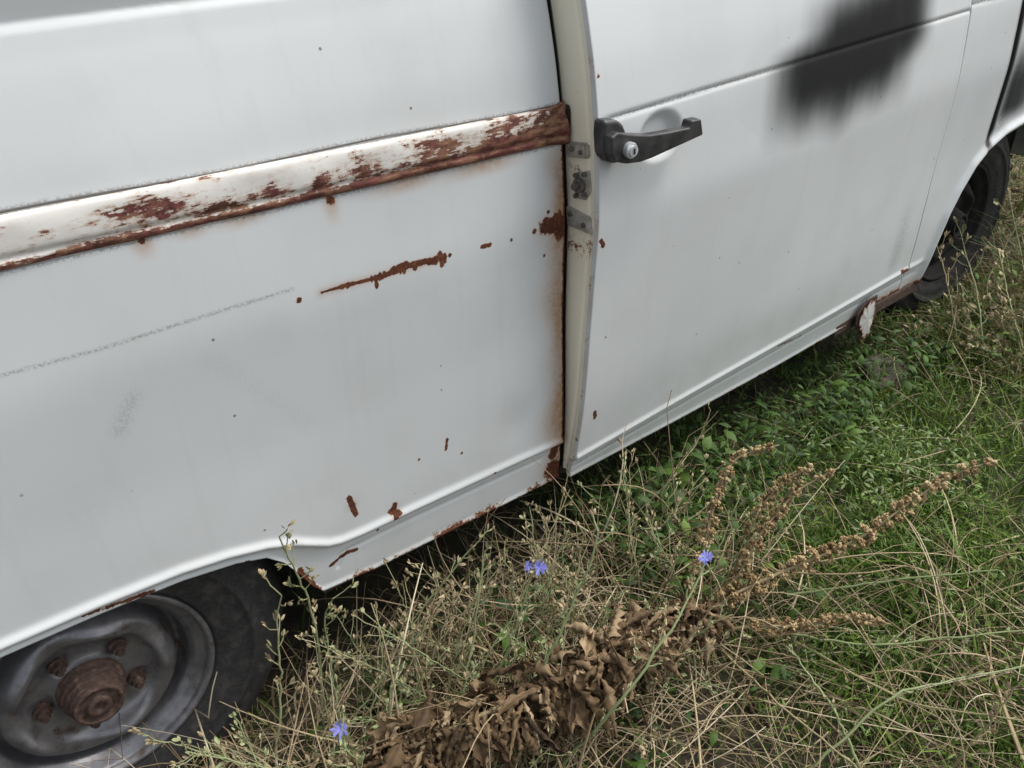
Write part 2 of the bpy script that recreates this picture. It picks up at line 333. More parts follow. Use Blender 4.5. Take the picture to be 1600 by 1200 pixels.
def fD(X,Z,b):
    r=np.zeros_like(X)
    for px,wd in [([(915,510)],.002),([(908,630),(910,640)],.004),([(930,118)],.003),([(925,370),(930,378)],.004),([(1185,592),(1190,588)],.004),([(1215,540),(1255,525)],.0018),([(1410,425),(1430,420)],.006)]:
        r=stroke(r,X,Z,px,wd,1,-.05 if px[0][1]<400 else 0)
    r=np.maximum(r,np.clip(1-(Z-b[None,:])/.014,0,1)*(.30+.25*ss(X,.8,1.05)+.15*np.sin(X*37)))
    r=np.maximum(r,np.clip(1-(Z-b[None,:])/.05,0,1)*1.0*ss(X,1.08,1.14))
    r=np.maximum(r,.34*np.clip(1-(X-.012)/.004,0,1)*(.6+.5*np.sin(Z*53)))
    s=.30*np.exp(-((X-.012)/.003)**2)*(.6+.4*np.sin(Z*47)); s=np.maximum(s,.5*np.clip(1-(Z-b[None,:])/.05,0,1)*ss(X,.95,1.1))
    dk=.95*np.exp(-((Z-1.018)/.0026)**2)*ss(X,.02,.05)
    dk=np.maximum(dk,.50*np.exp(-((Z-.322)/.003)**2)); dk=np.maximum(dk,.4*np.exp(-((Z-.302)/.003)**2))
    dk=np.maximum(dk,.36*np.exp(-((X-1.22)/.03)**2)*ss(Z,.33,.4)*(1-ss(Z,.45,.62)))
    wv=.010*np.sin(X*19)+.005*np.sin(X*41+2)
    lin=lambda x,a,b_:ss(x,a,b_)
    up=lin(X,.53,.74)*(1-lin(X,1.00,1.16))*(1-lin(Z-.05*ss(X,.6,1.05),1.02,1.165))*lin(Z,.93,1.02)
    lo=lin(X,.43,.60)*(1-lin(X,.90,1.10))*lin(Z+wv,.82,.975)*(1-lin(Z,1.00,1.07))
    bl=np.clip(1-(1-.95*up)*(1-.95*lo),0,1)
    bl=np.maximum(bl,.10*np.exp(-((X-.76)/.36)**2-((Z-.99)/.13)**2))
    bl=np.where(bl<.03,0,bl)
    return dict(rust=np.clip(r,0,1.05),stain=np.clip(s,0,1),dark=np.clip(dk,0,1.3),black=np.clip(bl,0,1.2))
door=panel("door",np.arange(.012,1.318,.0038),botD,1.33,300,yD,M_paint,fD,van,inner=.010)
# door shut face
zs=np.linspace(.285,1.33,240); cols=np.linspace(0,1,40)
Z=np.repeat(zs[:,None],40,1); Y=yD0(np.zeros_like(Z)+.012,Z)+.006+cols[None,:]*.120
X=.0145-.0025*np.exp(-((cols[None,:]-.02)/.05)**2)+.0025*np.exp(-((cols[None,:]-.14)/.02)**2)+0*Z
gap_shade=np.clip((Y-(prof(Z)+.0085))/.003,0,1)  # shade of the door gap painted black on the inner part
rr=.12+.10*np.sin(Z*40)*np.sin(Y*90)+.22*np.exp(-((Z-.93)/.02)**2)+.32*np.exp(-((Z-.80)/.025)**2)+.2*(1-ss(Z,.3,.36))
make("door_shut_face",np.stack([X,Y,Z],-1),[gridfaces(240,40)],M_cream,dict(rust=rr*(1-gap_shade),stain=.14*np.exp(-((Z-.86)/.1)**2)+.01,dark=0*Z,black=gap_shade*1.0),parent=door)
# latch hardware on the shut face
xf=.0145
def onx(u,v): a,b=crs(u,v,xf); return a,b
def plate(p,t,bev=.001):
    q=[onx(*k_) for k_ in p]
    v0=[bm.verts.new((xf+.004,a,b)) for a,b in q]; v1=[bm.verts.new((xf-t,a,b)) for a,b in q]; n=len(q)
    fs=[bm.faces.new(v0),bm.faces.new(v1[::-1])]+[bm.faces.new((v0[i],v1[i],v1[(i+1)%n],v0[(i+1)%n])) for i in range(n)]
    bmesh.ops.recalc_face_normals(bm,faces=fs)
    bmesh.ops.bevel(bm,geom=list({e for f in fs for e in f.edges}),offset=bev,segments=2,affect='EDGES')
def stud(u,v,r,t):
    a,b=onx(u,v); cyl(bm,(xf-t/2,a,b),r,t,'X',16)
bm=bmesh.new(); plate([(889,220),(920,223),(922,247),(891,243)],.009,.003)
frombm("latch_plate",bm,M_latch,door)
bm=bmesh.new(); plate([(899,270),(921,266),(924,298),(917,312),(900,308)],.004)
frombm("latch",bm,M_latch,door)
bm=bmesh.new(); plate([(888,320),(922,338),(928,366),(890,350)],.007,.002)
frombm("striker_bracket",bm,M_latch,door)
for nm,u,v,r_,t_ in [("bolt",901,230,.0048,.014),("bolt",914,236,.0040,.013),("latch_rotor",910,288,.0125,.012),("bolt",905,272,.0042,.011),("bolt",918,271,.0042,.011),("bolt",905,304,.0042,.011),("bolt",918,303,.0042,.011),("bolt",897,332,.0045,.012),("bolt",917,350,.0045,.012)]:
    bm=bmesh.new(); stud(u,v,r_,t_)
    if nm=="latch_rotor": stud(u,v,.006,.021)
    bmesh.ops.bevel(bm,geom=list(bm.edges),offset=.0007,segments=2,affect='EDGES')
    frombm(nm,bm,M_bolt,door)
# handle
bm=bmesh.new(); yb=yD0(np.array(.05),np.array(.98)).item()
S=lambda u,v,y=-.098:side(u,v,y)
extr(bm,[S(938,187,-.08),S(958,185,-.08),S(968,192,-.08),S(973,206,-.08),S(970,246,-.08),S(958,254,-.08),S(945,252,-.08),S(938,240,-.08),S(936,210,-.08)],yb+.004,yb-.022,.006,4)
y1=yb-.036
o=[S(952,214)+(y1,),S(962,206)+(y1,),S(985,209)+(y1,),S(1010,210)+(y1-.001,),S(1040,205)+(y1-.002,),S(1072,198)+(y1-.003,),S(1075,187)+(y1-.003,),S(1090,184)+(y1-.003,),S(1093,209)+(y1-.003,),S(1050,229)+(y1-.002,),S(1015,246)+(y1,),S(998,252)+(y1,),S(976,255)+(y1,),S(958,252)+(y1,),S(952,240)+(y1,)]
extr(bm,o,yb-.018,y1,.003,4)
frombm("handle",bm,M_plastic,door,False)
bm=bmesh.new(); lx,lz=side(987,235,yb-.043); cyl(bm,(lx,yb-.039,lz),.0125,.012,seg=36,r2=.0125)
bmesh.ops.bevel(bm,geom=[e for e in bm.edges],offset=.001,segments=2,affect='EDGES')
cyl(bm,(lx,yb-.046,lz),.0085,.006,seg=24)
frombm("lock_cylinder",bm,M_chrome,door)
bm=bmesh.new(); bbox(bm,(lx-.0012,yb-.0505,lz-.0045),(lx+.0012,yb-.0485,lz+.0045)); frombm("keyhole",bm,M_black,door)
# front wing
WX=[1.32,1.40,1.425,1.445,1.475,1.51,1.56,1.62,1.70,1.80,1.92,2.03,2.13,2.21,2.27,2.31,2.33,2.5]
WZ=[.247,.25,.27,.36,.455,.515,.575,.612,.637,.648,.65,.64,.60,.535,.45,.35,.29,.29]
botW=lambda x:np.interp(x,WX,WZ)
def yW(X,Z):
    b=botW(X); Y=prof(Z)+.003
    d=dist(X,Z,[(x,z) for x,z in zip(WX[2:-1],WZ[2:-1])])
    Y=Y-.013*np.exp(-((d-.014)/.013)**2)
    m=1-ss(X,1.36,1.43); Y2=common(X,Z,prof(Z)+.002,b); Y=Y*(1-m)+Y2*m
    Y+=.0035*np.exp(-((Z-1.03)/.0035)**2)
    Y+=.006*np.exp(-((X-1.605)/.006)**2)*ss(Z,.6,.63)
    return Y+.05*ss(X,2.35,2.5)
def fW(X,Z,b):
    r=np.clip(1-(Z-b[None,:])/.035,0,1)*(1-ss(X,1.42,1.5))*.95
    r=np.maximum(r,np.clip(1-(Z-b[None,:])/.012,0,1)*.42)
    r=np.maximum(r,np.clip(1.05-dist(X,Z,[side(1410,425),side(1416,430)])/.02,0,1))
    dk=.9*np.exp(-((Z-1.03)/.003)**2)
    dk=np.maximum(dk,1.4*np.exp(-((X-1.605)/.012)**2)*ss(Z,.6,.64)); 
    dk=np.maximum(dk,.5*np.exp(-((X-1.66)/.04)**2)*ss(Z,.64,.68)*(1-ss(Z,.8,.95)))
    bl=.9*np.exp(-((X-1.612)/.016)**2)*ss(Z,.64,.68)
    bl=np.maximum(bl,.8*ss(X,1.59,1.67)*ss(Z,.67,.73)*(1-ss(Z,.78,.95))*(1-ss(X,1.72,1.86)))
    return dict(rust=np.clip(r,0,1),stain=.5*np.clip(1-(Z-b[None,:])/.05,0,1)*(1-ss(X,1.42,1.5)),dark=dk,black=np.clip(bl,0,1))
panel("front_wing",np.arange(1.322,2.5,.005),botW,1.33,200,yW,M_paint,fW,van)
# hanging bracket under the sill, ragged flaking paint over rusty metal
P0=[side(1340,490),side(1347,478),side(1353,470),side(1364,464),side(1362,478),side(1361,494),side(1355,506),side(1351,522),side(1343,528),side(1341,516),side(1337,505)]
P=[]
for i in range(len(P0)):
    a_,b_=P0[i],P0[(i+1)%len(P0)]
    for f in (0,.33,.66): P.append((a_[0]+(b_[0]-a_[0])*f+rng.normal(0,.0014),a_[1]+(b_[1]-a_[1])*f+rng.normal(0,.0014)))
pc_=np.array(P).mean(0); V=[];Fz=[];rv=[];nr=14
for i in range(nr):
    for p in P:
        f=i/(nr-1); V.append((pc_[0]+(p[0]-pc_[0])*f,-.010-.003*(1-f)+.002*math.sin(p[0]*300)*f,pc_[1]+(p[1]-pc_[1])*f)); rv.append(.27+.30*f**4)
nP=len(P)
for i in range(nr-1):
    for j in range(nP): Fz.append((i*nP+j,i*nP+(j+1)%nP,(i+1)*nP+(j+1)%nP,(i+1)*nP+j))
rv=np.array(rv)
make("jacking_bracket",V,[Fz],M_paint,dict(rust=rv,stain=.15+0*rv,dark=0*rv,black=0*rv),parent=van)
bm=bmesh.new(); extr(bm,[(pc_[0]+(p[0]-pc_[0])*1.35+.006,pc_[1]+(p[1]-pc_[1])*1.08) for p in P0],-.001,-.006,.001,1)
frombm("bracket_backing",bm,M_rusty,van)
bm=bmesh.new(); bbox(bm,(1.0,.012,.225),(1.42,.05,.262),.006); bbox(bm,(.02,.03,.25),(1.42,.12,.30),.008); bbox(bm,(-.54,.03,.275),(-.0,.12,.31),.008)
frombm("sill_underside",bm,M_rusty,van)
bm=bmesh.new()
bbox(bm,(-1.9,.24,.26),(2.42,1.40,1.3)); bbox(bm,(-.54,.075,.28),(1.37,.235,1.3)); bbox(bm,(-1.9,.075,.70),(-.545,.235,1.3)); bbox(bm,(1.375,.075,.72),(2.42,.235,1.3))
bbox(bm,(-1.9,.05,.33),(-1.42,.235,.69)); bbox(bm,(-1.2,1.41,.70),(2.42,1.58,1.3))
frombm("inner_light_block",bm,M_black,van)  # solid dark boxes added inside the body to block light
bm=bmesh.new(); bbox(bm,(-1.94,.085,.33),(-1.915,1.585,1.33),.004); bbox(bm,(-.55,1.59,.28),(1.4,1.62,1.33),.004); bbox(bm,(-1.95,1.59,.72),(2.45,1.62,1.32),.004)
bbox(bm,(2.46,.12,.35),(2.60,1.52,1.0),.05); bbox(bm,(-1.93,.13,1.78),(2.0,1.56,1.86),.03)
for x0,x1 in ((-1.93,-1.85),(-.06,.01),(.02,.08),(1.24,1.31)):
    bbox(bm,(x0,.045,1.331),(x1,.10,1.78),.004); bbox(bm,(x0,1.56,1.331),(x1,1.60,1.78),.004)
bbox(bm,(-1.93,.047,1.70),(1.31,.098,1.779),.004); bbox(bm,(1.32,.06,1.331),(2.45,1.58,1.36),.01)
frombm("body_shell",bm,paint("white_shell_paint",(0.62,.63,.63),False),van)
bm=bmesh.new(); bbox(bm,(-1.86,.075,1.31),(1.28,.082,1.72)); bbox(bm,(-1.86,1.575,1.31),(1.28,1.58,1.72))
ps=[(2.35,.12,1.36),(2.35,1.54,1.36),(1.9,1.50,1.79),(1.9,.16,1.79)]; bm.faces.new([bm.verts.new(p) for p in ps])
frombm("window",bm,M_glass,van)
# wheels
def wheel(parent,loc):
    wv=empty("wheel",loc,parent)
    tp=[(.176,.03),(.181,.010),(.187,-.003),(.194,-.008),(.200,-.008),(.206,-.013),(.225,-.018),(.243,-.019),(.245,-.023),(.250,-.023),(.252,-.019),(.270,-.014),(.274,-.016),(.288,-.006),(.293,-.006),(.305,.004),(.316,.020),(.324,.040),(.327,.08),(.324,.12),(.312,.14),(.29,.158),(.25,.168),(.20,.16),(.18,.15)]
    rp=[(.170,.15),(.178,.02),(.184,.004),(.185,-.005),(.181,-.009),(.176,-.006),(.174,.003),(.171,.010),(.160,.012),(.158,.018),(.152,.022),(.151,.030),(.148,.054),(.142,.060),(.136,.052),(.132,.030),(.128,.016),(.121,.010),(.114,.006),(.108,.005),(.102,.008),(.098,.014),(.094,.021),(.086,.024),(.078,.026),(.066,.027),(.056,.026),(.051,.021),(.048,.022),(.046,.04)]
    hp=[(.050,.035),(.050,.014),(.0475,.013),(.0470,.012),(.047,.003),(.0465,.002),(.0435,.002),(.043,.001),(.043,-.007),(.0425,-.008),(.0395,-.008),(.039,-.009),(.039,-.018),(.0385,-.019),(.0365,-.019),(.036,-.020),(.036,-.027),(.0352,-.028),(.030,-.028),(.0295,-.023),(.018,-.023),(.0176,-.030),(.0170,-.031),(.008,-.031),(.0075,-.027),(0.0,-.027)]
    t=lathe("tyre",tp,M_tyre,None,120)
    rm=lathe("rim",rp,M_steel,None,160,mod=lambda T,Rr:-.009*np.exp(-((Rr-.108)/.014)**2)*np.cos(5*T+.4)+.008*np.exp(-((Rr-.070)/.012)**2)*np.clip(np.cos(5*(T-.71)),0,1))
    hb=lathe("hub",hp,M_rusty,None,64)
    for o_ in (t,rm,hb): o_.parent=wv
    for i in range(5):
        a=i*2*math.pi/5+.71
        bm=bmesh.new(); c0=(.0715*math.cos(a),0.026,.0715*math.sin(a))
        cyl(bm,c0,.0135,.010,'Y',24); cyl(bm,(c0[0],.018,c0[2]),.0095,.014,'Y',6); cyl(bm,(c0[0],.009,c0[2]),.0055,.010,'Y',12)
        n=frombm("wheel_nut",bm,M_rusty,None); n.parent=wv
    return wv
w1=wheel(van,(-.916,.052,.305))
def copytree(src,parent,loc,rz=0,dark=False,s=1.0):
    e=src.copy(); sc.collection.objects.link(e); e.parent=parent; e.location=Vector(loc)-Vector(parent["wpos"]); e.rotation_euler=(0,random.random()*6,rz); e.scale=(s,s,s)
    for c_ in src.children:
        q_=c_.copy()
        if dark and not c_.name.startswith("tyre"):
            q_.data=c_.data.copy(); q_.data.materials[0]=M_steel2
        sc.collection.objects.link(q_); q_.parent=e
    return e
fw=copytree(w1,van,(1.765,.105,.322),-.04,True,1.05); fw["label"]="front wheel with arch shade painted into rim and hub"
copytree(w1,van,(-.93,1.56,.335),math.pi); copytree(w1,van,(1.80,1.56,.335),math.pi)
# ---------------------------------------------------------------- ground
def gz(x,y): return .030+.012*np.sin(x*5.1+y*3)+.010*np.sin(x*2.3-y*7+1)+.006*np.sin(x*13+y*11)
def axis(a,b,step,far):
    inner=np.arange(a,b,step); e=np.array([.1,.3,.7,1.5,3,6,12,25,50,100.])
    return np.concatenate([(a-e)[::-1],inner,b+e])
gx=axis(-1.6,4.0,.03,0); gy=axis(-1.6,2.2,.03,0); X,Y=np.meshgrid(gx,gy)
g=make("ground",np.stack([X,Y,gz(X,Y)],-1),[gridfaces(*X.shape)],M_ground); g["kind"]="structure"
# ---------------------------------------------------------------- vegetation helpers
def norm(a): return a/(np.linalg.norm(a,axis=-1,keepdims=True)+1e-9)
def ribbons(P,W,S,fold=0.0):
    N,L,_=P.shape; t=norm(np.gradient(P,axis=1)); nn=np.cross(t,S[:,None,:]); 
    a=P-S[:,None,:]*W[...,None]; b=P+nn*(W*fold)[...,None]; c_=P+S[:,None,:]*W[...,None]
    V=np.stack([a,b,c_],2).reshape(-1,3)
    base=(np.arange(N)[:,None,None]*L+np.arange(L-1)[None,:,None])*3+np.arange(2)[None,None,:]; base=base.ravel()
    return V,np.stack([base,base+1,base+4,base+3],1)
def ribbons2(P,W,S):
    N,L,_=P.shape
    V=np.stack([P-S[:,None,:]*W[...,None],P+S[:,None,:]*W[...,None]],2).reshape(-1,3)
    base=((np.arange(N)[:,None]*L+np.arange(L-1)[None,:])*2).ravel()
    return V,np.stack([base,base+1,base+3,base+2],1)
def tubes(P,Rd,k=4):
    N,L,_=P.shape; t=norm(np.gradient(P,axis=1)); rf=norm(rng.normal(size=(N,1,3))); a=norm(np.cross(t,rf)); b=np.cross(t,a)
    an=np.arange(k)*2*np.pi/k
    V=P[:,:,None,:]+Rd[:,:,None,None]*(np.cos(an)[None,None,:,None]*a[:,:,None,:]+np.sin(an)[None,None,:,None]*b[:,:,None,:])
    base=(np.arange(N)[:,None,None]*L+np.arange(L-1)[None,:,None])*k; j=np.arange(k)[None,None,:]; j2=(j+1)%k
    F=np.stack([base+j,base+j2,base+k+j2,base+k+j],-1).reshape(-1,4)
    return V.reshape(-1,3),F
def comb(parts):
    Vs=[];Fs=[];Ts=[];o=0
    for V,F,T in parts:
        Vs.append(V);Fs.append(F+o);Ts.append(np.broadcast_to(T,(len(V),)) if np.ndim(T)==0 else T);o+=len(V)
    return np.concatenate(Vs),np.concatenate(Fs),np.concatenate(Ts)
def underv(x,y): return (y>-.03)&(x>-1.95)&(x<2.55)&(y<1.65)
def tall(x): return .42+.58*ss(x,1.50,2.0)   # weeds get taller past the front wheel
def greenness(x,y):
    g=ss(x,-.10,.25)*(.9+.3*np.sin(x*4.1+1)*np.sin(y*6+.5))
    g*=1-.45*ss(x,1.3,2.2); g*=1-.5*ss(-y,.70,.90)*ss(np.sin(x*5+y*9),-.3,.6)
    return np.clip(g+.15,0,1)
# grass
def grass(N,xr,yr,hmin,hmax,gmul=1.0,wd=.0011,tl=False):
    x=rng.uniform(*xr,N); y=rng.uniform(*yr,N); G=greenness(x,y)
    clump=.5+.5*np.sin(x*23+3*np.sin(y*17))*np.sin(y*29+2*np.sin(x*19))
    keep=rng.random(N)<(.25+.75*clump)*(.42+.58*G); keep&=~(underv(x,y)&(rng.random(N)>np.where(y<.12,.8,.35))); x,y,G=x[keep],y[keep],G[keep]; n=len(x)
    h=rng.uniform(hmin,hmax,n)*(.7+.5*rng.random(n)); h=np.where(underv(x,y),np.minimum(h,.10),h)
    if tl: h=h*tall(x)
    az=rng.uniform(0,2*np.pi,n); bend=rng.uniform(.1,1.1,n)*h
    t=np.array([0,.35,.7,1.0]); P=np.zeros((n,4,3))
    P[:,:,0]=x[:,None]+np.cos(az)[:,None]*bend[:,None]*t**1.7; P[:,:,1]=y[:,None]+np.sin(az)[:,None]*bend[:,None]*t**1.7
    P[:,:,2]=gz(x,y)[:,None]-.005+h[:,None]*t*(1-.25*t)
    bad=(P[:,:,1].max(1)>-.012)&(h>.15)&(y<0); P[bad,:,1]-=.06
    W=(wd*np.exp(rng.normal(0,.45,n)))[:,None]*np.array([1,.95,.6,.08]); a2=az+rng.normal(0,.5,n)+np.pi/2
    S=np.stack([np.cos(a2),np.sin(a2),0*a2],1)
    V,F=ribbons2(P,W,S)
    isg=rng.random(n)<(.45+.55*G)*gmul; tint=np.where(isg,rng.uniform(.05,.66,n)*(.35+.65*G),rng.uniform(.62,.98,n))
    return V,F,np.repeat(tint,8)
pr=[grass(60000,(-1.1,2.2),(-1.1,.35),.03,.12,1,.00135),grass(9000,(2.0,4.0),(-1.0,1.6),.05,.16,.7,.0018),grass(8000,(-1.6,3.0),(-2.2,-1.1),.05,.12,.9,.0015),
    grass(6500,(1.42,2.7),(-.34,-.03),.14,.42,.65,.0016,True),grass(2500,(2.4,3.4),(-.5,1.0),.15,.40,.6,.002)]
V,F,T=comb(pr); o_=make("grass",V,[F],P_grass,dict(tint=T)); o_["kind"]="stuff"
# feathery bright green ground leaves
N=38000; nc=420; cxs=rng.uniform(-.05,2.1,nc); cys=rng.uniform(-1.0,-.06,nc); ch=rng.uniform(.03,.12,nc)
wgt=greenness(cxs,cys)**2*(.35+1.0*np.exp(-((cxs-.62)/.45)**2-((cys+.45)/.28)**2)); wgt/=wgt.sum(); ci=rng.choice(nc,N,p=wgt)
rr_=rng.normal(0,.045,(N,2)); x=cxs[ci]+rr_[:,0]; y=np.minimum(cys[ci]+rr_[:,1],-.03); z=gz(x,y)+rng.random(N)*ch[ci]*np.exp(-(rr_**2).sum(1)/.008)
az=rng.uniform(0,2*np.pi,N); el=rng.uniform(-.1,1.1,N); d=np.stack([np.cos(az)*np.cos(el),np.sin(az)*np.cos(el),np.sin(el)],1)
ln=rng.uniform(.008,.019,N); P=np.stack([x,y,z],1)[:,None,:]+d[:,None,:]*ln[:,None,None]*np.array([0,.5,1.0])[None,:,None]
S=norm(np.cross(d,rng.normal(size=(N,3)))); W=(ln*.11)[:,None]*np.array([.5,1,.1])
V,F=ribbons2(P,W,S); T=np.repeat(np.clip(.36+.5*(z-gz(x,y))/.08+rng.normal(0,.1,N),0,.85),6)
o_=make("low_green_herbs",V,[F],P_leaf,dict(tint=T)); o_["kind"]="stuff"
# broader leaves of ground cover
def leaves(pos,ln,wd,el=(-.2,.9),fold=.25,az=None):
    n=len(pos); az=rng.uniform(0,2*np.pi,n) if az is None else az; e=rng.uniform(*el,n)
    t=np.linspace(0,1,6); P=np.zeros((n,6,3)); e2=e[:,None]-t[None,:]*rng.uniform(.3,1.3,n)[:,None]
    st=ln[:,None]/5*np.ones((1,6)); st[:,0]=0
    hx_=np.cumsum(st*np.cos(e2),1); P[:,:,0]=pos[:,0:1]+np.cos(az)[:,None]*hx_; P[:,:,1]=pos[:,1:2]+np.sin(az)[:,None]*hx_; P[:,:,2]=pos[:,2:3]+np.cumsum(st*np.sin(e2),1)
    P[:,:,1]=np.where((P[:,:,1]>-.015)&(P[:,:,2]>.2),-.015,P[:,:,1])
    S=np.stack([-np.sin(az),np.cos(az),rng.normal(0,.35,n)],1); S=norm(S)
    W=wd[:,None]*np.array([.08,.62,1,.9,.5,.03]); V,F=ribbons(P,W,S,fold); return V,F
def patch(N,xf_,yf_,hmax,lr,wr,tr,cl=True,tl=False,ymax=-.02):
    x=xf_(N); y=np.minimum(yf_(N),ymax)
    if cl:
        q=.5+.5*np.sin(x*17+2*np.sin(y*20)); kk=rng.random(N)<q**1.2; x,y=x[kk],y[kk]
    n=len(x); z=gz(x,y)+rng.random(n)*hmax*(tall(x) if tl else 1); ln=rng.uniform(*lr,n)
    V,F=leaves(np.stack([x,y-.02,z],1),ln,ln*rng.uniform(*wr,n)); return V,F,np.repeat(rng.uniform(*tr,n),18)
c0=lev(1385,745,.06); c1=lev(1040,765,.06); c2_=lev(1280,650,.06); c3=lev(1100,905,.06)
V,F,T=comb([patch(1200,lambda n:rng.uniform(-.3,1.9,n),lambda n:-.02-np.abs(rng.normal(0,.13,n)),.13,(.015,.045),(.12,.24),(.0,.5)),
 patch(1300,lambda n:rng.uniform(.05,1.45,n),lambda n:rng.uniform(-.15,.12,n),.11,(.018,.045),(.10,.20),(.0,.45),False,False,.12),
 patch(480,lambda n:c0[0]+rng.normal(0,.11,n),lambda n:c0[1]+rng.normal(0,.08,n),.12,(.010,.024),(.12,.20),(.78,1.0),False),
 patch(110,lambda n:c1[0]+rng.normal(0,.09,n),lambda n:c1[1]+rng.normal(0,.05,n),.15,(.025,.05),(.22,.32),(.15,.55),False),
 patch(90,lambda n:c2_[0]+rng.normal(0,.10,n),lambda n:c2_[1]+rng.normal(0,.06,n),.15,(.025,.05),(.16,.26),(.1,.5),False),
 patch(60,lambda n:c3[0]+rng.normal(0,.05,n),lambda n:c3[1]+rng.normal(0,.04,n),.10,(.03,.05),(.25,.35),(.3,.7),False),
 patch(1500,lambda n:rng.uniform(1.40,2.7,n),lambda n:rng.uniform(-.45,-.04,n),.36,(.015,.04),(.14,.24),(.1,.65),True,True),
 patch(700,lambda n:rng.uniform(-.75,.3,n),lambda n:rng.uniform(-.5,-.05,n),.09,(.02,.05),(.14,.22),(0,.5))])
o_=make("broadleaf_ground_cover",V,[F],P_leaf,dict(tint=T)); o_["kind"]="stuff"
# straw tangle
def straw(N,xr,yr,lmin,lmax,rad,elm=.7,wf=None):
    x=rng.uniform(*xr,N); y=rng.uniform(*yr,N)
    if wf is not None:
        kk=rng.random(N)<wf(x,y); x,y=x[kk],y[kk]
    n=len(x); az=rng.uniform(0,2*np.pi,n); el=np.abs(rng.normal(0,elm,n)).clip(0,1.45); ln=rng.uniform(lmin,lmax,n)
    ln=np.where(x>1.25,ln*tall(x)**.5,ln)
    uv=underv(x,y); el=np.where(uv,el*.3,el)
    L=8; t=np.linspace(0,1,L); P=np.zeros((n,L,3)); cur=rng.normal(0,.7,n); dr=rng.uniform(0,1.3,n)
    e2=el[:,None]-dr[:,None]*t**1.5; a2=az[:,None]+cur[:,None]*t
    st=ln[:,None]/(L-1)*np.ones((1,L)); st[:,0]=0
    P[:,:,0]=x[:,None]+np.cumsum(st*np.cos(e2)*np.cos(a2),1); P[:,:,1]=y[:,None]+np.cumsum(st*np.cos(e2)*np.sin(a2),1)
    P[:,:,2]=gz(x,y)[:,None]+rng.random(n)[:,None]*.05+np.cumsum(st*np.sin(e2),1)
    P[:,:,2]=np.maximum(P[:,:,2],gz(P[:,:,0],P[:,:,1])+.003)
    m=(P[:,:,1]>-.02)&(P[:,:,2]>.22)&(P[:,:,0]<2.5); P[:,:,1]=np.where(m,-.02-rng.random((n,1))*.02,P[:,:,1])
    Rd=(rad*np.exp(rng.normal(0,.4,n)))[:,None]*(1-.6*t)[None,:]
    V,F=tubes(P,Rd,3); return V,F,np.repeat(np.clip(rng.normal(.5,.25,n),0,1),L*3)
wl=lambda x,y:np.clip(1.1-1.0*greenness(x,y),.05,1)
V,F,T=comb([straw(3900,(-1.0,2.4),(-1.0,.10),.06,.26,.0011,.45,wl),straw(850,(-.9,.3),(-.5,.0),.15,.40,.0014,.7),straw(220,(-.2,1.6),(-1.0,-.15),.15,.35,.0014,.6),straw(1900,(1.3,3.6),(-.7,1.6),.15,.5,.0015,.8),straw(260,(.1,.6),(-1.0,-.6),.15,.35,.0014,.5)])
o_=make("dry_straw_tangle",V,[F],P_straw,dict(tint=T)); o_["kind"]="stuff"
# ---------------------------------------------------------------- weeds
def resamp(pts,n):
    p=np.array(pts,float); d=np.r_[0,np.cumsum(np.linalg.norm(np.diff(p,axis=0),axis=1))]; s=np.linspace(0,d[-1],n)
    q=np.stack([np.interp(s,d,p[:,i]) for i in range(3)],1)
    for _ in range(2): q[1:-1]=(q[:-2]+2*q[1:-1]+q[2:])/4
    return q
def weedstem(pts,r0=.0022,green=.3,buds=True,bs=1.0,start=.3):
    n=22; q=resamp(pts,n); q[1:-1]+=rng.normal(0,.0012,(n-2,3)); parts=[]
    V,F=tubes(q[None],np.linspace(r0,r0*.45,n)[None],5); parts.append((V,F,float(green)))
    if buds:
        for i in range(int(n*start),n):
            if rng.random()<.78:
                b=q[i]; tg=norm(q[min(i+1,n-1)]-q[i-1]); m=int(rng.integers(1,4))
                o=norm(np.cross(tg,rng.normal(size=3))); bl=rng.uniform(.004,.02)*bs if rng.random()<.6 else rng.uniform(.02,.045)*bs
                e=b+o*bl*.7+tg*bl*.8
                br=np.stack([b,(b+e)/2+o*bl*.1,e]); V,F=tubes(br[None],np.full((1,3),r0*.4),4); parts.append((V,F,float(green)+.1))
                for _ in range(m+2):
                    d=norm(tg*1.0+o*.6+rng.normal(0,.45,3)); ln=rng.uniform(.007,.014)*bs
                    P=(e+rng.normal(0,.002,3))[None,None,:]+d[None,None,:]*ln*np.array([0,.4,.75,1])[None,:,None]
                    S=norm(np.cross(d,rng.normal(size=3)))[None]; V,F=ribbons(P,np.array([[.25,1,.8,.05]])*ln*.24,S,.6); parts.append((V,F,float(np.clip(rng.normal(green+.3,.2),0,1))))
    return parts
def flower(c,nrm,rad,parent):
    nrm=norm(np.array(nrm,float)); a=norm(np.cross(nrm,[.3,.2,1.0])); b=np.cross(nrm,a); n=15; parts=[]
    for i in range(n):
        th=2*np.pi*i/n+rng.normal(0,.10); d=np.cos(th)*a+np.sin(th)*b; L=rad*rng.uniform(.75,1.15); up=rng.uniform(.0,.55)
        t=np.array([.05,.4,.8,1.0]); P=(np.array(c)[None,:]+d[None,:]*L*t[:,None]+nrm[None,:]*L*up*(t**.7)[:,None])[None]
        S=norm(np.cross(nrm,d))[None]; V,F=ribbons(P,np.array([[.3,.85,1.0,.7]])*rad*.135,S,.15); parts.append((V,F,float(rng.uniform(.2,.9))))
    V,F,T=comb(parts); return make("flower",V,[F],P_blue,dict(tint=T),parent=parent)
